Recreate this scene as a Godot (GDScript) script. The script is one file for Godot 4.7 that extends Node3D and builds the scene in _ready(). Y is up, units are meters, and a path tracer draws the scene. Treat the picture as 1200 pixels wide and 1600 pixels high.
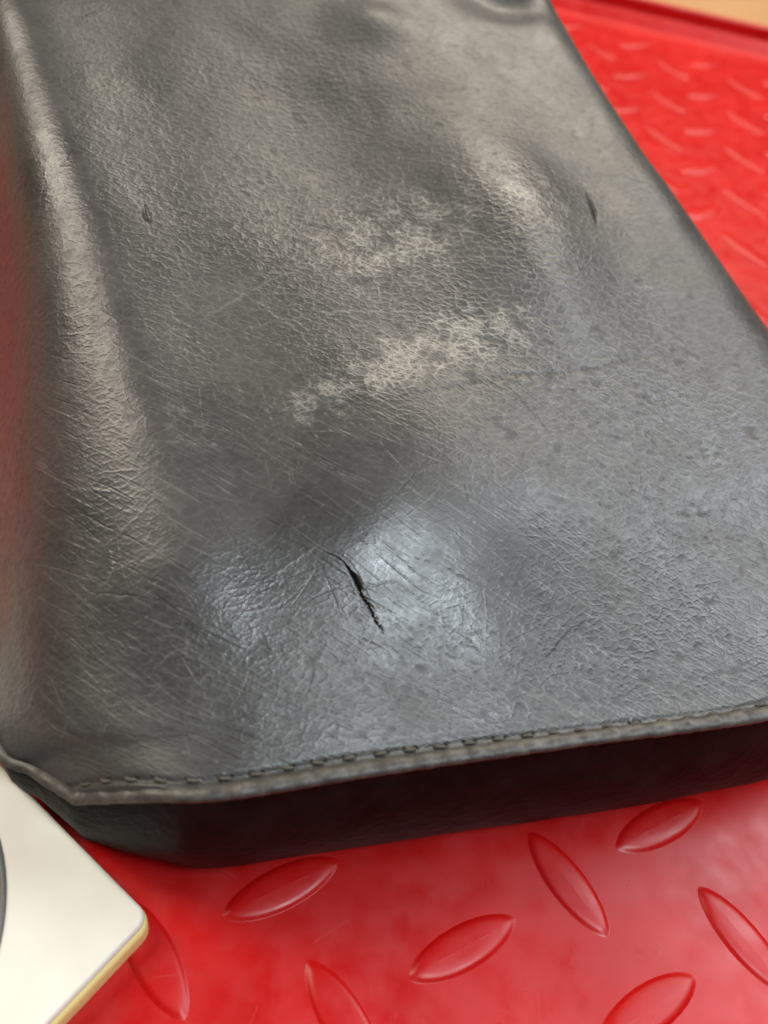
extends Node3D
# A worn black leather seat lying on a glossy red tread-plate tray, with the corner of a white slab beside it.
# Plan coordinates of the seat are in centimetres and turned into metres when a mesh is committed.

const CM := 0.01
const TEX := 2048
const LEATHER_W := 0.32   # metres of leather that the texture covers across the panel
const LEATHER_L := 0.36   # and along it
var rng := RandomNumberGenerator.new()
var fold_noise := FastNoiseLite.new()
var wrinkle_noise := FastNoiseLite.new()

# seam curves of the seat's top panel (x, height, z), centimetres
var seam_front := [Vector3(-4.66, 3.10, -5.88), Vector3(-3.11, 4.10, -5.91), Vector3(-1.74, 4.5, -6.11), Vector3(1.13, 4.6, -7.27), Vector3(5.0, 4.75, -8.75), Vector3(9.0, 4.8, -10.3), Vector3(12.2, 4.6, -12.0), Vector3(13.8, 4.2, -13.8)]
var seam_left := [Vector3(-4.66, 3.10, -5.88), Vector3(-5.84, 2.50, -6.42), Vector3(-6.80, 2.30, -6.79), Vector3(-8.1, 2.1, -8.7), Vector3(-9.8, 2.0, -12.2), Vector3(-12.4, 2.0, -17.6), Vector3(-16.8, 2.3, -25.5), Vector3(-22.0, 2.6, -34.5)]
var seam_right := [Vector3(13.8, 4.2, -13.8), Vector3(13.5, 4.0, -17.0), Vector3(11.4, 4.2, -20.8), Vector3(8.5, 4.6, -24.6), Vector3(5.0, 5.2, -29.0), Vector3(0.5, 6.0, -36.0)]
var seam_back := [Vector3(-22.0, 2.6, -34.5), Vector3(-16.0, 5.0, -36.2), Vector3(-8.0, 6.5, -37.2), Vector3(-2.0, 6.5, -37.0), Vector3(0.5, 6.0, -36.0)]


func _ready():
	rng.seed = 4711
	camera_and_light()
	fold_noise.seed = 5
	fold_noise.frequency = 0.14
	fold_noise.fractal_octaves = 3
	wrinkle_noise.seed = 9
	wrinkle_noise.frequency = 0.55
	wrinkle_noise.fractal_octaves = 3
	bench()
	tray()
	leather_seat()
	white_slab()


func camera_and_light():
	var cam := Camera3D.new()
	cam.name = "camera"
	var th := deg_to_rad(50.5)
	var roll := deg_to_rad(13.0)
	var f := Vector3(0, -sin(th), -cos(th))
	var up := Vector3(0, cos(th), -sin(th))
	var right := cos(roll) * Vector3.RIGHT + sin(roll) * up
	var u2 := cos(roll) * up - sin(roll) * Vector3.RIGHT
	cam.transform = Transform3D(Basis(right, u2, -f), Vector3(0, 0.21, 0))
	cam.fov = 60.0
	cam.near = 0.01
	cam.far = 30.0
	var lens := CameraAttributesPhysical.new()
	lens.frustum_focal_length = 35.0
	lens.exposure_aperture = 11.0
	lens.frustum_focus_distance = 0.205
	cam.attributes = lens
	add_child(cam)
	cam.fov = 60.0
	cam.current = true
	var we := WorldEnvironment.new()
	we.name = "environment"
	var e := Environment.new()
	e.background_mode = Environment.BG_COLOR
	e.background_color = Color(0.19, 0.17, 0.155)
	e.tonemap_mode = Environment.TONE_MAPPER_LINEAR
	e.tonemap_exposure = 1.0
	e.sdfgi_enabled = true
	e.ssao_enabled = true
	e.ssil_enabled = true
	we.environment = e
	add_child(we)
	# warm ceiling lamps of the room: one beyond the far edge of the tray, one to the left
	lamp("warm_ceiling_lamp", Vector3(0.24, 1.1, -1.25), Vector3(0, 0.05, -0.2), Vector2(1.0, 0.5), Color(1.0, 0.95, 0.87), 1.35)
	lamp("warm_side_lamp", Vector3(-1.12, 1.12, -0.40), Vector3(0, 0.0, -0.12), Vector2(0.4, 1.15), Color(1.0, 0.95, 0.87), 2.0)
	# cool daylight panels: one overhead, one up to the right
	lamp("cool_ceiling_lamp", Vector3(0.40, 1.14, 0.15), Vector3(0.03, 0.05, -0.12), Vector2(0.32, 0.26), Color(0.92, 0.97, 1.0), 0.8)
	lamp("cool_side_lamp", Vector3(0.86, 1.1, -0.56), Vector3(0.03, 0.05, -0.12), Vector2(0.6, 0.6), Color(0.95, 0.97, 1.0), 1.1)


func lamp(called: String, at: Vector3, towards: Vector3, size: Vector2, colour: Color, energy: float):
	var l := AreaLight3D.new()
	l.name = called
	l.area_size = size
	l.light_color = colour
	l.light_energy = energy
	l.area_range = 8.0
	l.area_attenuation = 2.0
	l.shadow_enabled = true
	add_child(l)
	l.look_at_from_position(at, towards, Vector3.UP)


# ---------------------------------------------------------------- helpers
func obj(called: String, m: Mesh, mat: Material, parent: Node) -> MeshInstance3D:
	var o := MeshInstance3D.new()
	o.name = called
	o.mesh = m
	o.material_override = mat
	parent.add_child(o, true)
	return o


func thing(called: String, label: String, category: String) -> Node3D:
	var o := Node3D.new()
	o.name = called
	o.set_meta("label", label)
	o.set_meta("category", category)
	o.set_meta("kind", "thing")
	add_child(o)
	return o


func spline(pts: Array, t: float) -> Vector3:
	var n := pts.size() - 1
	var s := clampf(t, 0.0, 1.0) * n
	var i := mini(int(s), n - 1)
	var f := s - i
	var p1: Vector3 = pts[i]
	var p2: Vector3 = pts[i + 1]
	var p0: Vector3 = pts[i - 1] if i > 0 else p1 * 2.0 - p2
	var p3: Vector3 = pts[i + 2] if i + 2 <= n else p2 * 2.0 - p1
	return 0.5 * (2.0 * p1 + (p2 - p0) * f + (2.0 * p0 - 5.0 * p1 + 4.0 * p2 - p3) * f * f + (3.0 * p1 - p0 - 3.0 * p2 + p3) * f * f * f)


func even(pts: Array, n: int) -> PackedVector3Array:
	# the curve resampled at n + 1 points of equal spacing
	var fine := PackedVector3Array()
	var run := PackedFloat32Array()
	var total := 0.0
	for i in 401:
		var p := spline(pts, i / 400.0)
		if i > 0:
			total += p.distance_to(fine[i - 1])
		fine.append(p)
		run.append(total)
	var out := PackedVector3Array()
	var k := 0
	for i in n + 1:
		var want := total * i / n
		while k < 399 and run[k + 1] < want:
			k += 1
		out.append(fine[k].lerp(fine[k + 1], clampf((want - run[k]) / maxf(run[k + 1] - run[k], 1e-6), 0.0, 1.0)))
	return out


func grid(p: PackedVector3Array, nx: int, ny: int, uv: PackedVector2Array = PackedVector2Array(), flip := false, closed := false) -> ArrayMesh:
	# a smooth sheet through (nx + 1) x (ny + 1) points given row by row
	var normals := PackedVector3Array()
	normals.resize(p.size())
	var idx := PackedInt32Array()
	idx.resize(nx * ny * 6)
	var w := nx + 1
	var k := 0
	for j in ny:
		for i in nx:
			var a := j * w + i
			if flip:
				idx[k] = a; idx[k + 1] = a + 1; idx[k + 2] = a + w
				idx[k + 3] = a + 1; idx[k + 4] = a + w + 1; idx[k + 5] = a + w
			else:
				idx[k] = a; idx[k + 1] = a + w; idx[k + 2] = a + 1
				idx[k + 3] = a + 1; idx[k + 4] = a + w; idx[k + 5] = a + w + 1
			k += 6
	for j in ny + 1:
		for i in nx + 1:
			var du := p[j * w + mini(i + 1, nx)] - p[j * w + maxi(i - 1, 0)]
			if closed and (i == 0 or i == nx):
				du = p[j * w + 1] - p[j * w + nx - 1]
			var dv := p[mini(j + 1, ny) * w + i] - p[maxi(j - 1, 0) * w + i]
			var n := du.cross(dv)
			n = n.normalized() if n.length() > 2e-9 else (Vector3.DOWN if flip else Vector3.UP)
			normals[j * w + i] = -n if flip else n
	var arr := []
	arr.resize(Mesh.ARRAY_MAX)
	arr[Mesh.ARRAY_VERTEX] = p
	arr[Mesh.ARRAY_NORMAL] = normals
	if uv.size():
		arr[Mesh.ARRAY_TEX_UV] = uv
	arr[Mesh.ARRAY_INDEX] = idx
	var m := ArrayMesh.new()
	m.add_surface_from_arrays(Mesh.PRIMITIVE_TRIANGLES, arr)
	return m


func tube(path: PackedVector3Array, radius: float, sides: int, squash := 1.0, taper := false) -> ArrayMesh:
	var p := PackedVector3Array()
	var n := path.size() - 1
	for j in n + 1:
		var d := (path[mini(j + 1, n)] - path[maxi(j - 1, 0)]).normalized()
		var side := d.cross(Vector3.UP).normalized()
		var up := side.cross(d)
		var r := radius
		if taper:
			var e := 2.0 * j / n - 1.0
			r *= sqrt(maxf(0.0, 1.0 - e * e * e * e)) + 0.02
		for i in sides + 1:
			var a := TAU * i / sides
			p.append(path[j] + (side * cos(a) + up * sin(a) * squash) * r)
	return grid(p, sides, n, PackedVector2Array(), false, true)


func plain(colour: Color, rough: float, spec := 0.5) -> StandardMaterial3D:
	var m := StandardMaterial3D.new()
	m.albedo_color = colour.linear_to_srgb()
	m.roughness = rough
	m.metallic_specular = spec
	return m


func noise_tex(freq: float, seed_: int, kind := FastNoiseLite.TYPE_SIMPLEX_SMOOTH, size := 512, ramp: Gradient = null, octaves := 4) -> NoiseTexture2D:
	var n := FastNoiseLite.new()
	n.noise_type = kind
	n.frequency = freq
	n.seed = seed_
	n.fractal_octaves = octaves
	var t := NoiseTexture2D.new()
	t.width = size
	t.height = size
	t.seamless = true
	t.noise = n
	if ramp:
		t.color_ramp = ramp
	return t


func ramp2(a: Color, b: Color) -> Gradient:
	var g := Gradient.new()
	g.set_color(0, a)
	g.set_color(1, b)
	return g


# ---------------------------------------------------------------- setting
func bench():
	var m := StandardMaterial3D.new()
	m.albedo_texture = noise_tex(0.012, 31, FastNoiseLite.TYPE_SIMPLEX_SMOOTH, 512, ramp2(Color(0.70, 0.52, 0.34), Color(0.78, 0.60, 0.42)))
	m.uv1_triplanar = true
	m.uv1_world_triplanar = true
	m.uv1_scale = Vector3(0.8, 0.8, 0.8)
	m.roughness = 0.75
	var b := BoxMesh.new()
	b.size = Vector3(8, 0.03, 8)
	var o := obj("floor", b, m, self)
	o.position = Vector3(0, -0.021, -1.2)
	o.set_meta("kind", "structure")
	o.set_meta("label", "plain tan surface beyond the back rim of the red tray")


# ---------------------------------------------------------------- tray
func red_paint() -> StandardMaterial3D:
	# gloss enamel, a little uneven, with hair scratches, specks of grit and dull rubbed patches
	var size := 1024
	var shade := FastNoiseLite.new()
	shade.seed = 77
	shade.frequency = 0.006
	shade.fractal_octaves = 5
	var a := shade.get_seamless_image(size, size)
	a.convert(Image.FORMAT_L8)
	shade.seed = 78
	shade.frequency = 0.02
	var r := shade.get_seamless_image(size, size)
	r.convert(Image.FORMAT_L8)
	var tone := a.get_data()
	var dull := r.get_data()
	var col := PackedByteArray()
	col.resize(size * size * 3)
	for i in size * size:
		var t := tone[i] * 0.00392157
		col[i * 3] = int(182 + 20 * t)
		col[i * 3 + 1] = int(11 + 9 * t)
		col[i * 3 + 2] = int(10 + 8 * t)
		dull[i] = int(54 + 0.22 * dull[i] + 14 * t)
	for k in 420:
		var p := Vector2(rng.randf(), rng.randf()) * size
		var ang := rng.randf_range(0.0, TAU)
		var long := 3.0 + 70.0 * pow(rng.randf(), 4.0)
		var amount := rng.randf_range(0.15, 0.7)
		var speck := long < 5.0
		for q in int(long):
			var x := posmod(int(p.x + cos(ang) * q), size)
			var y := posmod(int(p.y + sin(ang) * q), size)
			var o := y * size + x
			dull[o] = int(lerpf(dull[o], 150.0, amount))
			if speck:
				col[o * 3] = int(lerpf(col[o * 3], 90.0, amount * 0.7))
				col[o * 3 + 1] = int(lerpf(col[o * 3 + 1], 40.0, amount * 0.5))
			else:
				col[o * 3 + 1] = int(lerpf(col[o * 3 + 1], 70.0, amount * 0.5))
				col[o * 3 + 2] = int(lerpf(col[o * 3 + 2], 64.0, amount * 0.5))
	var m := StandardMaterial3D.new()
	m.albedo_texture = ImageTexture.create_from_image(Image.create_from_data(size, size, false, Image.FORMAT_RGB8, col))
	m.roughness_texture = ImageTexture.create_from_image(Image.create_from_data(size, size, false, Image.FORMAT_L8, dull))
	m.roughness = 1.0
	m.metallic_specular = 0.45
	m.heightmap_enabled = true
	m.heightmap_texture = noise_tex(0.02, 79, FastNoiseLite.TYPE_SIMPLEX_SMOOTH, 512, null, 4)
	m.heightmap_scale = 0.006
	m.uv1_triplanar = true
	m.uv1_world_triplanar = true
	m.uv1_scale = Vector3(4.3, 4.3, 4.3)
	return m


func tread_mesh(kind: int) -> ArrayMesh:
	# a pointed raised bar: flat crown, sloping flanks, soft foot
	var half := 0.0142
	var wide := 0.0048
	var rings := [[1.0, 0.0], [0.95, 0.00008], [0.88, 0.00035], [0.79, 0.00058], [0.64, 0.00074], [0.35, 0.00083], [0.0, 0.00086]]
	var n := 28
	var p := PackedVector3Array()
	for r in rings:
		for i in n + 1:
			var a := TAU * i / n
			var c := cos(a)
			var s := sin(a)
			var x := half * c
			var z := wide * signf(s) * pow(absf(s), 1.25)
			# the foot spreads by the same width everywhere, so long bars keep sharp ends
			var k: float = r[0]
			p.append(Vector3(x * lerpf(1.0, k, 0.75), r[1], z * k))
	var m := grid(p, n, rings.size() - 1, PackedVector2Array(), true, true)
	return m


func tray():
	var t := thing("tray", "glossy red metal tray with raised diamond treads lying under the leather seat", "tray")
	var red := red_paint()
	var x0 := -0.42
	var x1 := 0.52
	var zb := -0.60
	var zf := 0.18
	var base := BoxMesh.new()
	base.size = Vector3(x1 - x0, 0.002, zf - zb)
	obj("plate", base, red, t).position = Vector3((x0 + x1) / 2, -0.001, (zb + zf) / 2)
	# rolled rim: soft bead at the foot of an upright wall, round top edge
	var prof := [Vector2(0.0135, -0.0003), Vector2(0.0115, 0.0007), Vector2(0.0092, 0.0028), Vector2(0.0072, 0.0046), Vector2(0.0052, 0.0052), Vector2(0.0036, 0.0046), Vector2(0.0030, 0.0052), Vector2(0.0028, 0.0105), Vector2(0.0023, 0.0118), Vector2(0.0010, 0.0124), Vector2(-0.0004, 0.0119), Vector2(-0.0009, 0.0106), Vector2(-0.0009, -0.004)]
	for side in 4:
		var p := PackedVector3Array()
		var long := 120
		for q in prof:
			for i in long + 1:
				var f := float(i) / long
				var wob := 0.00025 * fold_noise.get_noise_2d(f * 260.0 + side * 91.0, q.x * 900.0)
				var d: float = q.x + wob
				var h: float = q.y + (wob if q.y > 0.001 else 0.0)
				var inset := clampf(q.x, 0.0, 0.02)
				match side:
					0: p.append(Vector3(lerpf(x0 + inset, x1 - inset, f), h, zb + d))
					1: p.append(Vector3(x1 - d, h, lerpf(zb + inset, zf - inset, f)))
					2: p.append(Vector3(lerpf(x1 - inset, x0 + inset, f), h, zf - d))
					3: p.append(Vector3(x0 + d, h, lerpf(zf - inset, zb + inset, f)))
		obj("rim", grid(p, long, prof.size() - 1, PackedVector2Array(), true), red, t)
	var bars := [tread_mesh(0)]
	var pitch := 0.0425
	var turn := deg_to_rad(5.0)
	var rest := SurfaceTool.new()
	var spots := []
	for j in range(-5, 17):
		for i in range(-13, 14):
			for k in 2:
				var a := (i + 0.5 * k) * pitch
				var b := (j + 0.5 * k) * pitch
				var x := 0.0620 + a * cos(turn) + b * sin(turn)
				var z := -0.0750 + a * sin(turn) - b * cos(turn)
				if x < x0 + 0.025 or x > x1 - 0.025 or z < zb + 0.025 or z > zf - 0.025:
					continue
				spots.append([Vector2(x, z).distance_to(Vector2(0.16, -0.2)), x, z, k])
	spots.sort_custom(func(a, b): return a[0] < b[0])
	var left := 0
	var outline := PackedVector2Array()
	for c in [seam_front, seam_right]:
		for q in even(c, 12):
			outline.append(Vector2(q.x, q.z) * CM)
	var back := even(seam_back, 8)
	for i in range(8, -1, -1):
		outline.append(Vector2(back[i].x, back[i].z) * CM)
	var lf := even(seam_left, 12)
	for i in range(12, 0, -1):
		outline.append(Vector2(lf[i].x, lf[i].z) * CM)
	for s in spots:
		if Geometry2D.is_point_in_polygon(Vector2(s[1], s[2]), outline):
			continue   # the seat lies on these
		var tf := Transform3D(Basis(Vector3.UP, deg_to_rad(-44.0 if s[3] == 0 else 38.0) + rng.randf_range(-0.02, 0.02)), Vector3(s[1], 0.00002, s[2]))
		if left < 280:
			obj("tread", bars[0], red, t).transform = tf
			left += 1
		else:
			rest.append_from(bars[0], 0, tf)
	if left == 280:
		obj("far_treads", rest.commit(), red, t).set_meta("kind", "stuff")


# ---------------------------------------------------------------- seat
func top_height(x: float, z: float) -> float:
	# centimetres above the tray of the seat's upper side, away from its edges
	var s := -0.389 * x - 0.921 * (z + 8.0)
	var y := 4.55 + 0.25 * s
	y += lobe(x, z, 0.7, -13.2, 4.6, 3.0, 7.5, 0.38, 0.95)          # the filled swelling behind the front seam
	y -= bump(x, z, -0.2, -16.9, 6.5, 1.6, 0.30, 0.06)         # the sag behind it
	y += bump(x, z, 1.9, -21.6, 2.1, 4.2, 0.55, 0.65)          # raised fold at upper right
	y -= bump(x, z, -3.6, -22.0, 2.6, 5.5, 0.6, 0.3)          # valley between the two folds
	# long ridge on the left
	y += ridge(x, z, Vector2(-4.4, -10.0), Vector2(-12.2, -23.5), 1.9) * 0.4
	y -= bump(x, z, 0.0, -31.2, 1.5, 0.9, 0.3, 0.45)
	y += bump(x, z, -3.6, -28.0, 1.2, 0.8, 0.3, 0.2)
	y += 0.07 * fold_noise.get_noise_2d(x, z)
	return y


func lobe(x: float, z: float, cx: float, cz: float, rx: float, front: float, back: float, turn: float, h: float) -> float:
	# a swelling that is steeper towards the front seam than behind
	var dx := x - cx
	var dz := z - cz
	var a := dx * cos(turn) - dz * sin(turn)
	var b := dx * sin(turn) + dz * cos(turn)
	var r := front if b > 0.0 else back
	return h * exp(-(a * a / (rx * rx) + b * b / (r * r)))


func bump(x: float, z: float, cx: float, cz: float, rx: float, rz: float, turn: float, h: float) -> float:
	var dx := x - cx
	var dz := z - cz
	var a := dx * cos(turn) - dz * sin(turn)
	var b := dx * sin(turn) + dz * cos(turn)
	return h * exp(-(a * a / (rx * rx) + b * b / (rz * rz)))


func ridge(x: float, z: float, a: Vector2, b: Vector2, w: float) -> float:
	var p := Vector2(x, z)
	var q := Geometry2D.get_closest_point_to_segment(p, a, b)
	return exp(-p.distance_squared_to(q) / (w * w))


var panel := PackedVector3Array()
var panel_uv := PackedVector2Array()
const NU := 520
const NV := 460


func roll(e: float, r: float) -> float:
	var k := 1.0 - minf(e / r, 1.0)
	return sqrt(maxf(0.0, 1.0 - k * k))


func shoulder(e: float, r: float, p: float) -> float:
	return 1.0 - pow(1.0 - minf(e / r, 1.0), p)


func shape_panel():
	var fine := 800
	var F := even(seam_front, fine)
	var B := even(seam_back, fine)
	var L := even(seam_left, fine)
	var R := even(seam_right, fine)
	panel.resize((NU + 1) * (NV + 1))
	panel_uv.resize(panel.size())
	var c00 := F[0]
	var c10 := F[fine]
	var c01 := B[0]
	var c11 := B[fine]
	for j in NV + 1:
		var tv := float(j) / NV
		var v := lerpf(tv, tv * tv, 0.45)
		v = lerpf(v, 1.0 - cos(tv * PI * 0.5), 0.25)
		var l := sample(L, v)
		var r := sample(R, v)
		for i in NU + 1:
			var t := float(i) / NU
			var u := lerpf(t, 0.5 - 0.5 * cos(PI * t), 0.75)
			var f := sample(F, u)
			var b := sample(B, u)
			var q: Vector3 = f * (1 - v) + b * v + l * (1 - u) + r * u - (c00 * (1 - u) * (1 - v) + c10 * u * (1 - v) + c01 * (1 - u) * v + c11 * u * v)
			var across := l.distance_to(r)
			var along := f.distance_to(b)
			var w := shoulder(u * across, clampf(6.3 - 5.3 * v, 2.5, 6.0), lerpf(1.75, 2.1, smoothstep(0.0, 0.4, v))) * roll((1 - u) * across, 3.0) * roll((1 - v) * along, 4.0) * roll(v * along + 0.05, 1.1)
			var y := q.y + (top_height(q.x, q.z) - q.y) * w
			# stitched hem along the front: a shallow groove, then the rounded edge
			var e := v * along
			y -= 0.055 * exp(-pow((e - 0.42) / 0.11, 2.0))
			y += 0.05 * exp(-pow((e - 0.2) / 0.12, 2.0))
			panel[j * (NU + 1) + i] = Vector3(q.x, y, q.z) * CM
	# lengths over the leather give its texture coordinates
	var w1 := NU + 1
	for j in NV + 1:
		var run := 0.0
		var row := PackedFloat32Array()
		row.resize(w1)
		for i in w1:
			if i > 0:
				run += panel[j * w1 + i].distance_to(panel[j * w1 + i - 1])
			row[i] = run
		var mid := row[NU / 2]
		for i in w1:
			var along := 0.0
			if j > 0:
				along = panel_uv[(j - 1) * w1 + i].y * LEATHER_L + panel[j * w1 + i].distance_to(panel[(j - 1) * w1 + i])
			panel_uv[j * w1 + i] = Vector2(0.5 + (row[i] - mid) / LEATHER_W, along / LEATHER_L)


func sample(c: PackedVector3Array, t: float) -> Vector3:
	var s := t * (c.size() - 1)
	var i := mini(int(s), c.size() - 2)
	return c[i].lerp(c[i + 1], s - i)


func leather_seat():
	shape_panel()
	var seat := thing("leather_seat", "worn black leather seat pad with creased top, stitched edge and a short cut", "seat pad")
	var hide := leather_material()
	obj("top_panel", grid(panel, NU, NV, panel_uv), hide, seat)
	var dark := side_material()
	# the side wall under the seam: bulges a little, then turns under
	var ring := PackedVector3Array()
	for p in even(seam_front, 150):
		ring.append(p)
	var rr := even(seam_right, 90)
	for i in range(1, 91):
		ring.append(rr[i])
	var bb := even(seam_back, 60)
	for i in range(59, -1, -1):
		ring.append(bb[i])
	var ll := even(seam_left, 110)
	for i in range(109, -1, -1):
		ring.append(ll[i])
	var n := ring.size() - 1
	var p := PackedVector3Array()
	var uv := PackedVector2Array()
	var rows := 26
	var inside := PackedVector2Array()
	for j in rows + 1:
		var t := float(j) / rows
		var run := 0.0
		for i in n + 1:
			var d := ring[(i + 1) % n] - ring[(i - 1 + n) % n]
			var out := Vector3(-d.z, 0, d.x).normalized()
			if i > 0:
				run += ring[i].distance_to(ring[i - 1])
			var on_left := clampf((i - 315.0) / 40.0, 0.0, 1.0) * clampf((n - i) / 22.0, 0.0, 1.0)
			var on_front := clampf(i / 20.0, 0.0, 1.0) * clampf((175.0 - i) / 30.0, 0.0, 1.0)
			var h := ring[i].y - 0.05
			var swell := sin(PI * minf(t * 1.1, 1.0)) * (0.26 + 0.22 * on_front) - 0.12 * (1.0 - t)
			swell += on_front * 0.22 * t - on_left * 0.45 * smoothstep(0.0, 0.9, t)
			swell += 0.07 * fold_noise.get_noise_3d(ring[i].x * 1.6, t * 6.0, ring[i].z * 1.6)
			var y := h * (1.0 - t)
			if t > 0.8:
				var k := (t - 0.8) / 0.2
				swell -= 1.1 * (1.0 - sqrt(maxf(0.0, 1.0 - k * k)))
				y = h * 0.2 * (1.0 - sqrt(1.0 - (1.0 - k) * (1.0 - k)) ) * 1.0 if false else h * 0.2 * (1.0 - k) * (1.0 - 0.25 * k)
			p.append((Vector3(ring[i].x, y + 0.03, ring[i].z) + out * swell) * CM)
			uv.append(Vector2(run * CM / 0.16, t * 0.05 / 0.16))
			if j == rows and i < n:
				inside.append(Vector2(p[-1].x, p[-1].z))
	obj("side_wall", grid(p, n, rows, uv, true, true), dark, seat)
	# the underside
	var under := PackedVector3Array()
	for j in 5:
		for i in n + 1:
			var c := Vector2(-3.5, -20.0) * CM
			var q := inside[i % n].lerp(c, j / 4.0)
			under.append(Vector3(q.x, 0.0004, q.y))
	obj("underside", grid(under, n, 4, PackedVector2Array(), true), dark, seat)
	# the turned leather edge along the seam, puckered by the stitches
	var welt := PackedVector3Array()
	var lw := even(seam_left, 240)
	for i in range(240, 0, -1):
		welt.append(lw[i] * CM)
	for q in even(seam_front, 420):
		welt.append(q * CM)
	for q in even(seam_right, 240).slice(1):
		welt.append(q * CM)
	var wp := PackedVector3Array()
	var wuv := PackedVector2Array()
	var m := welt.size() - 1
	var far := 0.0
	for i in m + 1:
		var d := (welt[mini(i + 1, m)] - welt[maxi(i - 1, 0)]).normalized()
		var out := -d.cross(Vector3.UP).normalized() * -1.0
		var up := out.cross(d)
		if i > 0:
			far += welt[i].distance_to(welt[i - 1])
		var pucker := 0.5 + 0.5 * cos(TAU * far / 0.0059 + 1.2 * fold_noise.get_noise_1d(far * 900.0))
		var lump := fold_noise.get_noise_1d(far * 2600.0 + 40.0)
		for k in 17:
			var ang := TAU * k / 16.0
			var r := 0.00130 + 0.00034 * pucker * maxf(0.0, sin(ang)) + 0.00014 * lump
			wp.append(welt[i] + (out * cos(ang) * 1.25 + up * sin(ang) * 0.8) * r + Vector3(0, -0.0004, 0))
			wuv.append(Vector2(far / 0.05, k / 16.0))
	obj("welt", grid(wp, 16, m, wuv, false, true), welt_material(), seat)
	# thread of the stitches along the front seam, each sunk between its two holes
	var thread := plain(Color(0.075, 0.066, 0.052), 0.75)
	var sm := tube(PackedVector3Array([Vector3(-0.0014, -0.0006, 0), Vector3(-0.001, 0.0, 0), Vector3(-0.0004, 0.0003, 0), Vector3(0.0004, 0.0003, 0), Vector3(0.001, 0.0, 0), Vector3(0.0014, -0.0006, 0)]), 0.00036, 8, 1.0, true)
	for tf in stitch_places:
		obj("stitch", sm, thread, seat).transform = tf
	# what shows inside the cut: dark cloth between the two lips
	var tp := PackedVector3Array()
	var tn := tear_path.size() - 1
	for i in tn + 1:
		var f := float(i) / tn
		var here := on_panel(tear_path[i])
		var d := (on_panel(tear_path[mini(i + 1, tn)]) - on_panel(tear_path[maxi(i - 1, 0)])).normalized()
		var out := d.cross(Vector3.UP).normalized()
		var w := 0.00042 * pow(sin(PI * clampf(f, 0.03, 0.97)), 0.7) * (0.62 + 0.95 * fold_noise.get_noise_1d(i * 19.0 + 3.0))
		w = maxf(w, 0.00008)
		for k in 5:
			var e := (k - 2) / 2.0
			var jag := 1.0 + 0.35 * fold_noise.get_noise_2d(i * 33.0, k * 50.0)
			tp.append(here + out * e * w * jag + Vector3(0, 0.00012 - 0.00006 * e * e, 0))
	obj("tear", grid(tp, 4, tn), plain(Color(0.004, 0.0035, 0.003), 0.95, 0.1), seat)


var stitch_places := []
var tear_path := PackedVector2Array()


func on_panel(texel: Vector2) -> Vector3:
	# the point of the panel under a texel
	var w1 := NU + 1
	var want := texel / TEX
	var best := 1e9
	var at := 0
	for j in range(0, NV + 1, 10):
		for i in range(0, NU + 1, 10):
			var d := panel_uv[j * w1 + i].distance_squared_to(want)
			if d < best:
				best = d
				at = j * w1 + i
	var j0 := at / w1
	var i0 := at % w1
	for j in range(maxi(j0 - 10, 0), mini(j0 + 11, NV)):
		for i in range(maxi(i0 - 10, 0), mini(i0 + 11, NU)):
			var d := panel_uv[j * w1 + i].distance_squared_to(want)
			if d < best:
				best = d
				at = j * w1 + i
	var du := panel_uv[at + 1] - panel_uv[at]
	var dv := panel_uv[at + w1] - panel_uv[at]
	var off := want - panel_uv[at]
	var det := du.x * dv.y - du.y * dv.x
	var a := (off.x * dv.y - off.y * dv.x) / det
	var b := (du.x * off.y - du.y * off.x) / det
	return panel[at] + (panel[at + 1] - panel[at]) * a + (panel[at + w1] - panel[at]) * b


func plan_stitches():
	var w1 := NU + 1
	var run := 0.0
	var last := -1.0
	var row := 3
	var was := panel[row * w1 + 5]
	for i in range(6, NU - 6):
		row = 2
		while (panel[row * w1 + i] - panel[i]).length() < 0.0041:
			row += 1
		run += panel[row * w1 + i].distance_to(was)
		was = panel[row * w1 + i]
		if run - last < 0.0059 + 0.0004 * fold_noise.get_noise_1d(i * 7.0):
			continue
		last = run
		var dir := (panel[row * w1 + i + 1] - panel[row * w1 + i - 1]).normalized()
		var over := (panel[(row + 1) * w1 + i] - panel[(row - 1) * w1 + i]).normalized()
		var up := dir.cross(over).normalized()
		up = up if up.y > 0.0 else -up
		var side := dir.cross(up)
		stitch_places.append(Transform3D(Basis(dir, up, side).rotated(up, rng.randf_range(-0.25, 0.1)), panel[row * w1 + i] + up * 0.0001))
		var c := panel_uv[row * w1 + i] * TEX
		# needle holes at both ends of each stitch, and the leather drawn in between them
		for e in [-1.0, 1.0]:
			var h := c + Vector2(e * 0.0012 / LEATHER_W * TEX, rng.randf_range(-1.5, 1.5))
			stroke(PackedVector2Array([h - Vector2(1.5, 0.5), h, h + Vector2(1.5, 0.5)]), 2.3, -0.4, -0.9)


var hide_height := PackedFloat32Array()
var hide_tone := PackedFloat32Array()


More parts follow.
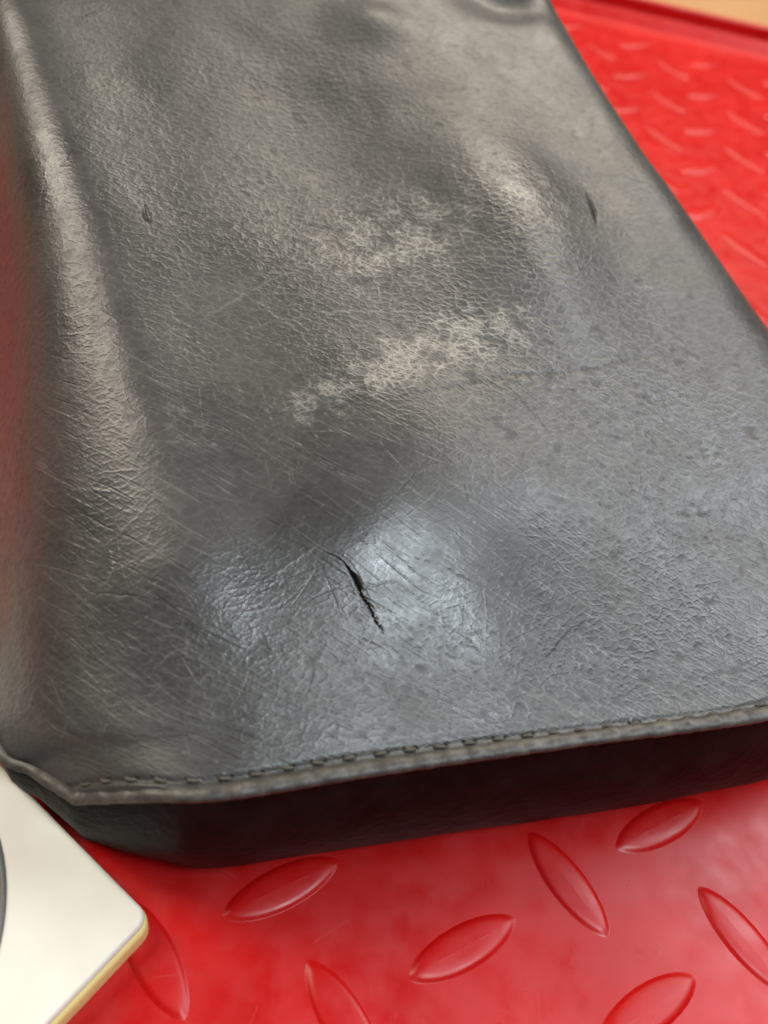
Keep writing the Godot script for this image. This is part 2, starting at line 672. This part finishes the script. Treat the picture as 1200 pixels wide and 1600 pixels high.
func on_hide(x: float, z: float) -> Vector2:
	# texel of the leather's texture at a place of the top panel (centimetres, seen in plan)
	var w1 := NU + 1
	var best := 1e9
	var at := 0
	for j in range(0, NV + 1, 12):
		for i in range(0, NU + 1, 12):
			var p := panel[j * w1 + i]
			var d := Vector2(p.x * 100.0 - x, p.z * 100.0 - z).length_squared()
			if d < best:
				best = d
				at = j * w1 + i
	var j0 := at / w1
	var i0 := at % w1
	for j in range(maxi(j0 - 12, 0), mini(j0 + 13, NV + 1)):
		for i in range(maxi(i0 - 12, 0), mini(i0 + 13, NU + 1)):
			var p := panel[j * w1 + i]
			var d := Vector2(p.x * 100.0 - x, p.z * 100.0 - z).length_squared()
			if d < best:
				best = d
				at = j * w1 + i
	return panel_uv[at] * TEX


func on_hide_all(pts: Array) -> PackedVector2Array:
	# a smooth texel path through places given in plan
	var knots := []
	for p in pts:
		var q := on_hide(p.x, p.y)
		knots.append(Vector3(q.x, 0, q.y))
	var out := PackedVector2Array()
	var n := (knots.size() - 1) * 14
	for i in n + 1:
		var q := spline(knots, float(i) / n)
		out.append(Vector2(q.x, q.z))
	return out


func stroke(path: PackedVector2Array, wide: float, height: float, tone: float, wobble := 0.0):
	# a groove (height below 0) or ridge with a soft edge, thinning out at both ends; tone below 0 is darker leather
	var n := path.size() - 1
	var reach := int(ceil(wide * 2.2)) + 1
	for k in n:
		var a := path[k]
		var b := path[k + 1]
		var steps := maxi(1, int(a.distance_to(b) * 1.2))
		for q in steps:
			var f := (k + float(q) / steps) / n
			var p := a.lerp(b, float(q) / steps)
			if wobble > 0.0:
				p += Vector2(wrinkle_noise.get_noise_2d(p.x * 0.12, p.y * 0.12), wrinkle_noise.get_noise_2d(p.y * 0.12 + 70.0, p.x * 0.12)) * wobble
			var thin := sin(PI * clampf(f, 0.02, 0.98))
			var w := wide * (0.35 + 0.65 * thin)
			var cx := int(p.x)
			var cy := int(p.y)
			for y in range(maxi(cy - reach, 0), mini(cy + reach + 1, TEX)):
				for x in range(maxi(cx - reach, 0), mini(cx + reach + 1, TEX)):
					var d := Vector2(x - p.x, y - p.y).length() / w
					if d < 2.0:
						var s := exp(-d * d * 1.6) * thin
						var o := y * TEX + x
						if height < 0.0:
							hide_height[o] = minf(hide_height[o], height * s)
						else:
							hide_height[o] = maxf(hide_height[o], height * s)
						if tone < 0.0:
							hide_tone[o] = minf(hide_tone[o], tone * s)
						else:
							hide_tone[o] = maxf(hide_tone[o], tone * s)


func cells(freq: float, seed_: int, kind: int, sx: float, warp: float) -> PackedByteArray:
	var n := FastNoiseLite.new()
	n.noise_type = FastNoiseLite.TYPE_CELLULAR
	n.cellular_return_type = kind
	n.cellular_jitter = 1.0
	n.frequency = freq
	n.seed = seed_
	n.fractal_type = FastNoiseLite.FRACTAL_NONE
	n.domain_warp_enabled = warp > 0.0
	n.domain_warp_amplitude = warp
	n.domain_warp_frequency = freq * 0.45
	n.domain_warp_fractal_type = FastNoiseLite.DOMAIN_WARP_FRACTAL_NONE
	var im := n.get_image(int(TEX / sx), TEX)
	im.convert(Image.FORMAT_L8)
	im.resize(TEX, TEX, Image.INTERPOLATE_CUBIC)
	return im.get_data()


func creases(freq: float, seed_: int, sx: float) -> PackedByteArray:
	var n := FastNoiseLite.new()
	n.noise_type = FastNoiseLite.TYPE_SIMPLEX_SMOOTH
	n.fractal_type = FastNoiseLite.FRACTAL_RIDGED
	n.fractal_octaves = 3
	n.frequency = freq
	n.seed = seed_
	n.domain_warp_enabled = true
	n.domain_warp_amplitude = 14.0
	n.domain_warp_frequency = 0.012
	var im := n.get_image(int(TEX / sx), TEX)
	im.convert(Image.FORMAT_L8)
	im.resize(TEX, TEX, Image.INTERPOLATE_CUBIC)
	return im.get_data()


func soft(freq: float, seed_: int, octaves: int) -> PackedByteArray:
	var n := FastNoiseLite.new()
	n.noise_type = FastNoiseLite.TYPE_SIMPLEX_SMOOTH
	n.frequency = freq * 4.0
	n.seed = seed_
	n.fractal_octaves = octaves
	var im := n.get_image(TEX / 4, TEX / 4)
	im.convert(Image.FORMAT_L8)
	im.resize(TEX, TEX, Image.INTERPOLATE_CUBIC)
	return im.get_data()


func region(list: Array) -> PackedByteArray:
	# 0..255: how far inside the listed soft ellipses (x, z, rx, rz in cm, turn, strength)
	var small := TEX / 32
	var acc := PackedFloat32Array()
	acc.resize(small * small)
	for r in list:
		var c := on_hide(r[0], r[1]) / 32.0
		var rx: float = r[2] * 10.0 / (LEATHER_W * 1000.0) * small
		var ry: float = r[3] * 10.0 / (LEATHER_L * 1000.0) * small
		for y in small:
			for x in small:
				var d := Vector2(x - c.x, y - c.y).rotated(r[4])
				acc[y * small + x] += r[5] * exp(-(d.x * d.x / (rx * rx) + d.y * d.y / (ry * ry)))
	var by := PackedByteArray()
	by.resize(acc.size())
	for i in acc.size():
		by[i] = int(clampf(acc[i], 0.0, 1.0) * 255)
	var im := Image.create_from_data(small, small, false, Image.FORMAT_L8, by)
	im.resize(TEX, TEX, Image.INTERPOLATE_CUBIC)
	return im.get_data()


func leather_material() -> StandardMaterial3D:
	hide_height.resize(TEX * TEX)
	hide_tone.resize(TEX * TEX)
	tear_path = on_hide_all([Vector2(-0.98, -11.00), Vector2(-0.76, -10.98), Vector2(-0.49, -10.85), Vector2(-0.24, -10.62), Vector2(-0.06, -10.41), Vector2(0.18, -10.19), Vector2(0.35, -10.00), Vector2(0.57, -9.83)])
	stroke(tear_path, 9.0, 0.17, 0.10, 1.0)
	stroke(tear_path, 3.6, -0.8, -1.2, 1.0)
	stroke(on_hide_all([Vector2(-6.00, -14.91), Vector2(-5.03, -16.07), Vector2(-4.00, -17.45), Vector2(-2.96, -18.49), Vector2(-1.46, -19.26), Vector2(0.04, -20.17)]), 2.0, 0.05, 0.50, 4.0)
	stroke(on_hide_all([Vector2(-4.99, -15.47), Vector2(-3.67, -16.26), Vector2(-2.26, -17.04), Vector2(-0.51, -17.68), Vector2(1.08, -17.98), Vector2(2.56, -18.29)]), 2.2, 0.06, 0.60, 5.0)
	stroke(on_hide_all([Vector2(-5.30, -17.00), Vector2(-4.13, -16.78), Vector2(-3.38, -16.36), Vector2(-2.93, -16.29)]), 2.0, 0.05, 0.40, 2.0)
	stroke(on_hide_all([Vector2(-1.09, -14.30), Vector2(-0.05, -15.08), Vector2(1.36, -16.04), Vector2(2.27, -16.69), Vector2(3.89, -17.54), Vector2(5.55, -18.76), Vector2(7.00, -19.98)]), 4.2, -0.16, -0.35, 6.0)
	stroke(on_hide_all([Vector2(-2.95, -12.60), Vector2(-2.00, -13.30), Vector2(-1.01, -13.99), Vector2(0.62, -14.91)]), 3.6, -0.07, -0.20, 6.0)
	stroke(on_hide_all([Vector2(-6.38, -12.12), Vector2(-4.87, -12.43), Vector2(-3.71, -12.70), Vector2(-2.67, -12.71)]), 2.2, 0.03, 0.30, 4.0)
	stroke(on_hide_all([Vector2(3.75, -15.36), Vector2(5.13, -15.46), Vector2(6.16, -15.47)]), 1.3, 0.05, 0.80, 1.0)
	stroke(on_hide_all([Vector2(6.76, -16.91), Vector2(7.85, -16.65), Vector2(8.78, -16.61), Vector2(9.24, -16.39)]), 1.4, 0.06, 0.90, 2.0)
	stroke(on_hide_all([Vector2(1.35, -12.66), Vector2(2.23, -12.64), Vector2(2.86, -12.53)]), 1.2, -0.05, -0.50, 1.0)
	stroke(on_hide_all([Vector2(0.19, -11.34), Vector2(1.29, -11.43), Vector2(2.05, -11.34), Vector2(3.14, -11.30)]), 1.4, -0.07, -0.70, 2.0)
	stroke(on_hide_all([Vector2(-7.45, -18.60), Vector2(-7.31, -18.23), Vector2(-7.15, -18.03)]), 6.5, -0.50, -1.20, 1.5)
	stroke(on_hide_all([Vector2(3.96, -22.62), Vector2(3.84, -23.17), Vector2(3.56, -23.92)]), 6.5, -0.60, -1.20, 1.0)
	stroke(on_hide_all([Vector2(-8.52, -15.73), Vector2(-7.71, -15.91), Vector2(-7.18, -16.61)]), 3.0, -0.06, -0.30, 3.0)
	stroke(on_hide_all([Vector2(-7.55, -11.48), Vector2(-6.53, -11.29), Vector2(-5.59, -11.19), Vector2(-5.28, -11.11)]), 2.2, 0.05, 0.40, 3.0)
	stroke(on_hide_all([Vector2(-5.47, -10.15), Vector2(-5.20, -9.82), Vector2(-5.12, -9.43)]), 2.2, 0.08, 0.60, 3.0)
	stroke(on_hide_all([Vector2(0.90, -9.72), Vector2(1.45, -9.75), Vector2(2.27, -9.80), Vector2(3.28, -9.83)]), 1.6, -0.05, -0.50, 2.0)
	stroke(on_hide_all([Vector2(-9.54, -15.30), Vector2(-7.88, -14.17), Vector2(-6.70, -13.88)]), 2.4, -0.05, -0.30, 3.0)
	plan_stitches()
	# fine scuff lines, all worn in about the same direction
	for k in 3800:
		var v := rng.randf_range(0.012, 0.30)
		var u := rng.randf_range(0.18, 0.86)
		var near := v < 0.24
		if not near and rng.randf() < 0.6:
			continue
		var ang := deg_to_rad(-37.0 + rng.randfn(0.0, 5.0))
		if rng.randf() < 0.12:
			ang = rng.randf_range(-1.6, 1.6)
		var len := 14.0 + 60.0 * pow(rng.randf(), 3.0) + 26.0 * rng.randf()
		var c := Vector2(u, v) * TEX
		var d := Vector2(cos(ang), sin(ang)) * len
		var bend := Vector2(-d.y, d.x) * rng.randf_range(-0.06, 0.06)
		var light := rng.randf() < 0.62
		var strong := 0.3 + 0.7 * pow(rng.randf(), 2.0)
		stroke(PackedVector2Array([c - d, c + bend, c + d]), rng.randf_range(0.75, 1.3), (0.055 if light else -0.055) * strong, (0.8 if light else -0.6) * strong)
	# longer soft creases that wander across the panel
	for k in 170:
		var c := Vector2(rng.randf_range(0.2, 0.85), rng.randf_range(0.02, 0.62)) * TEX
		var ang := deg_to_rad(rng.randfn(-6.0, 26.0))
		var long := rng.randf_range(40.0, 150.0)
		var path := PackedVector2Array()
		for q in 9:
			path.append(c)
			ang += rng.randf_range(-0.22, 0.22)
			c += Vector2(cos(ang), sin(ang)) * long / 8.0
		var light := rng.randf() < 0.55
		var strong := rng.randf_range(0.4, 1.0)
		stroke(path, rng.randf_range(1.1, 2.0), (0.05 if light else -0.08) * strong, (0.45 if light else -0.35) * strong, 2.0)
	var big := cells(0.1, 3, FastNoiseLite.RETURN_DISTANCE2_SUB, 1.8, 14.0)
	var fine := cells(0.19, 8, FastNoiseLite.RETURN_DISTANCE2_SUB, 1.3, 6.0)
	var pits := cells(0.085, 15, FastNoiseLite.RETURN_DISTANCE, 2.2, 9.0)
	var wave := creases(0.045, 41, 2.3)
	var cloud := soft(0.004, 21, 4)
	var cloud2 := soft(0.016, 22, 4)
	var grain := region([[0.0, -18.0, 16.0, 14.0, 0.0, 0.45], [-0.5, -17.5, 5.5, 2.4, 0.0, 0.6], [7.0, -15.5, 4.0, 5.0, 0.0, 0.5], [-6.5, -20.0, 3.5, 4.0, 0.0, 0.4], [1.0, -19.5, 3.0, 2.2, 0.0, 0.4], [-2.5, -8.3, 4.0, 1.2, 0.0, 0.3], [5.0, -10.2, 5.0, 1.4, 0.0, 0.4], [2.5, -22.5, 2.0, 3.0, 0.0, 0.2], [1.2, -11.0, 3.2, 2.2, 0.0, -0.5]])
	var scuff := region([[-2.0, -14.2, 0.8, 0.5, -0.5, 0.9], [-0.9, -15.3, 1.0, 0.55, -0.6, 1.0], [0.3, -16.5, 1.2, 0.7, -0.5, 1.0], [1.6, -17.4, 1.2, 0.6, -0.4, 1.0], [-1.4, -19.7, 2.6, 1.6, -0.3, 0.7], [1.9, -22.3, 1.0, 1.6, 0.0, 0.6], [-4.6, -12.6, 0.5, 0.9, 0.0, 0.35]])
	var polish := region([[1.9, -22.2, 1.3, 2.6, 0.0, 1.0], [0.9, -11.3, 3.0, 1.8, 0.0, 0.5]])
	var n := TEX * TEX
	var col := PackedByteArray()
	col.resize(n * 3)
	var rough := PackedByteArray()
	rough.resize(n)
	var curve := PackedByteArray()   # linear to sRGB
	curve.resize(1024)
	for i in 1024:
		var c := Color(i / 1023.0, 0, 0).linear_to_srgb()
		curve[i] = int(c.r * 255.0 + 0.5)
	for i in n:
		var g := grain[i] * 0.00392157
		var cl := cloud[i] * 0.00392157
		var c2 := cloud2[i] * 0.00392157
		var net := 1.0 - big[i] * 0.0095
		net = net * net if net > 0.0 else 0.0
		var wv := wave[i] * 0.00392157
		net = 0.7 * net + 0.7 * wv * wv * wv
		var fn := 1.0 - fine[i] * 0.009
		fn = fn if fn > 0.0 else 0.0
		var pit := (1.0 - pits[i] * 0.0185) * (c2 * 2.8 - 1.0)
		pit = clampf(pit, 0.0, 1.0) * (0.25 + g)
		pit = pit if pit < 1.0 else 1.0
		var s := hide_height[i]
		var t := hide_tone[i]
		hide_height[i] = s + 0.085 * net * (0.2 + g) + 0.03 * fn * (0.3 + g) - 0.05 * pit + 0.05 * c2
		var wear := (scuff[i] * 0.00392157 * (net * 1.3 + 0.9 * fn - pit) * (c2 * 2.6 - 0.55) - 0.2) * 1.5
		wear = clampf(wear, 0.0, 1.0)
		var a := 0.034 + 0.024 * cl + 0.04 * net * (0.2 + g)
		a *= 1.0 - 0.28 * pit
		a *= 1.0 + 0.8 * t if t < 0.0 else 1.0 + 1.6 * t
		a += wear * 0.12
		var warm := 0.03 * cl + 0.04 * wear
		var q := int(a * 1023.0)
		q = clampi(q, 2, 1000)
		col[i * 3] = curve[q]
		col[i * 3 + 1] = curve[int(q * (0.985 - warm * 0.6))]
		col[i * 3 + 2] = curve[int(q * (0.955 - warm * 2.0))]
		rough[i] = int(255.0 * clampf(0.39 + 0.14 * (cl - 0.5) + 0.12 * (c2 - 0.5) + 0.2 * pit - 0.05 * wear - 0.05 * net - 0.00045 * polish[i], 0.2, 0.9))
	var m := StandardMaterial3D.new()
	m.albedo_texture = ImageTexture.create_from_image(Image.create_from_data(TEX, TEX, false, Image.FORMAT_RGB8, col))
	m.roughness_texture = ImageTexture.create_from_image(Image.create_from_data(TEX, TEX, false, Image.FORMAT_L8, rough))
	m.roughness = 1.0
	m.metallic_specular = 0.5
	m.heightmap_enabled = true
	m.heightmap_texture = ImageTexture.create_from_image(Image.create_from_data(TEX, TEX, false, Image.FORMAT_RF, hide_height.to_byte_array()))
	m.heightmap_scale = 0.1
	return m


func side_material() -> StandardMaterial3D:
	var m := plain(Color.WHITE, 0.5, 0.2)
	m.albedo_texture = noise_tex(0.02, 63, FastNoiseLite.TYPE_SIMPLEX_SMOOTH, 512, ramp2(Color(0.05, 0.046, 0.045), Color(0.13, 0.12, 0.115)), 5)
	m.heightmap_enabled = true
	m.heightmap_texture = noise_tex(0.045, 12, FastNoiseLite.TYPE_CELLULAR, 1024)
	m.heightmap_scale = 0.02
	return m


func welt_material() -> StandardMaterial3D:
	# the edge is rubbed: dull grey-tan wear on black
	var m := StandardMaterial3D.new()
	m.albedo_texture = noise_tex(0.02, 61, FastNoiseLite.TYPE_SIMPLEX_SMOOTH, 512, ramp2(Color(0.14, 0.135, 0.13), Color(0.40, 0.38, 0.35)), 5)
	m.roughness = 0.45
	m.heightmap_enabled = true
	m.heightmap_texture = noise_tex(0.035, 12, FastNoiseLite.TYPE_SIMPLEX_SMOOTH, 512)
	m.heightmap_scale = 0.012
	m.uv1_triplanar = true
	m.uv1_scale = Vector3(22, 22, 22)
	return m


# ---------------------------------------------------------------- white slab
func rounded_slab(a: Vector2, along: Vector2, across: Vector2, la: float, lb: float, r: float, y0: float, y1: float, bevel: float, lean := 0.0) -> ArrayMesh:
	# a rounded rectangle with corner a, extruded from y0 to y1 with a rounded upper edge
	var outline := []
	for c in 4:
		var cx := r if c == 0 or c == 3 else la - r
		var cy := r if c < 2 else lb - r
		for k in 9:
			var ang := PI + c * PI / 2 + k * PI / 16
			outline.append([Vector2(cx, cy), Vector2(cos(ang), sin(ang))])
	var rows := [[-0.0006, y0], [0.0, y0 + 0.0006], [0.0, y1 - bevel]]
	for k in 5:
		var q := (k + 1) * PI / 10
		rows.append([-bevel * (1 - cos(q)), y1 - bevel + bevel * sin(q)])
	var n := outline.size()
	var p := PackedVector3Array()
	for row in rows:
		for i in n + 1:
			var o = outline[i % n]
			var q: Vector2 = o[0] + o[1] * (r + row[0] - lean * (1.0 - (row[1] - y0) / (y1 - y0)))
			var w := a + along * q.x + across * q.y
			p.append(Vector3(w.x, row[1], w.y))
	var m := grid(p, n, rows.size() - 1, PackedVector2Array(), true)
	var st := SurfaceTool.new()
	st.begin(Mesh.PRIMITIVE_TRIANGLES)
	var c2 := a + along * la * 0.5 + across * lb * 0.5
	for i in n:
		var s := (rows.size() - 1) * (n + 1) + i
		for v in [Vector3(c2.x, y1, c2.y), p[s + 1], p[s]]:
			st.set_normal(Vector3.UP)
			st.add_vertex(v)
	st.commit(m)
	return m


func white_slab():
	var t := thing("white_slab", "white plastic slab with a yellow lower edge and round grey plate, beside the seat", "plastic slab")
	var white := plain(Color(0.80, 0.77, 0.70), 0.45)
	white.albedo_color = Color.WHITE
	white.albedo_texture = noise_tex(0.006, 51, FastNoiseLite.TYPE_SIMPLEX_SMOOTH, 512, ramp2(Color(0.86, 0.83, 0.77), Color(0.945, 0.925, 0.875)), 5)
	white.uv1_triplanar = true
	white.uv1_world_triplanar = true
	white.uv1_scale = Vector3(8, 8, 8)
	var yellow := plain(Color(0.95, 0.86, 0.34), 0.45)
	# its near corner and the directions of its two edges
	var a := Vector2(-0.0275, -0.0454)
	var e1 := Vector2(-0.876, -0.482).normalized()
	var e2 := Vector2(-0.482, 0.876).normalized()
	obj("lower_edge", rounded_slab(a, e1, e2, 0.16, 0.16, 0.0038, 0.0002, 0.0080, 0.0022), yellow, t)
	obj("body", rounded_slab(a + e1 * 0.0008 + e2 * 0.0002, e1, e2, 0.1585, 0.1585, 0.0032, 0.0070, 0.0092, 0.0012), white, t)
	# round grey plate let into the top, with a darker bead round it
	var centre := Vector2(-0.0999, -0.0252)
	var prof := [Vector2(0.0458, 0.0088), Vector2(0.0457, 0.0096), Vector2(0.0452, 0.0101), Vector2(0.0446, 0.0099), Vector2(0.0442, 0.0094), Vector2(0.0440, 0.0093)]
	var ring := PackedVector3Array()
	for q in prof:
		for i in 97:
			var an := TAU * i / 96
			ring.append(Vector3(centre.x + cos(an) * q.x, q.y, centre.y + sin(an) * q.x))
	obj("bead", grid(ring, 96, prof.size() - 1, PackedVector2Array(), false, true), plain(Color(0.14, 0.125, 0.115), 0.4), t)
	var disc := PackedVector3Array()
	for j in 13:
		var r := 0.0441 * (1.0 - j / 12.0)
		for i in 97:
			var an := TAU * i / 96
			disc.append(Vector3(centre.x + cos(an) * r, 0.0094 + 0.0003 * fold_noise.get_noise_2d(cos(an) * r * 9000.0, sin(an) * r * 9000.0), centre.y + sin(an) * r))
	var metal := plain(Color(0.42, 0.40, 0.38), 0.4)
	metal.metallic = 0.5
	obj("round_plate", grid(disc, 96, 12, PackedVector2Array(), false, true), metal, t)
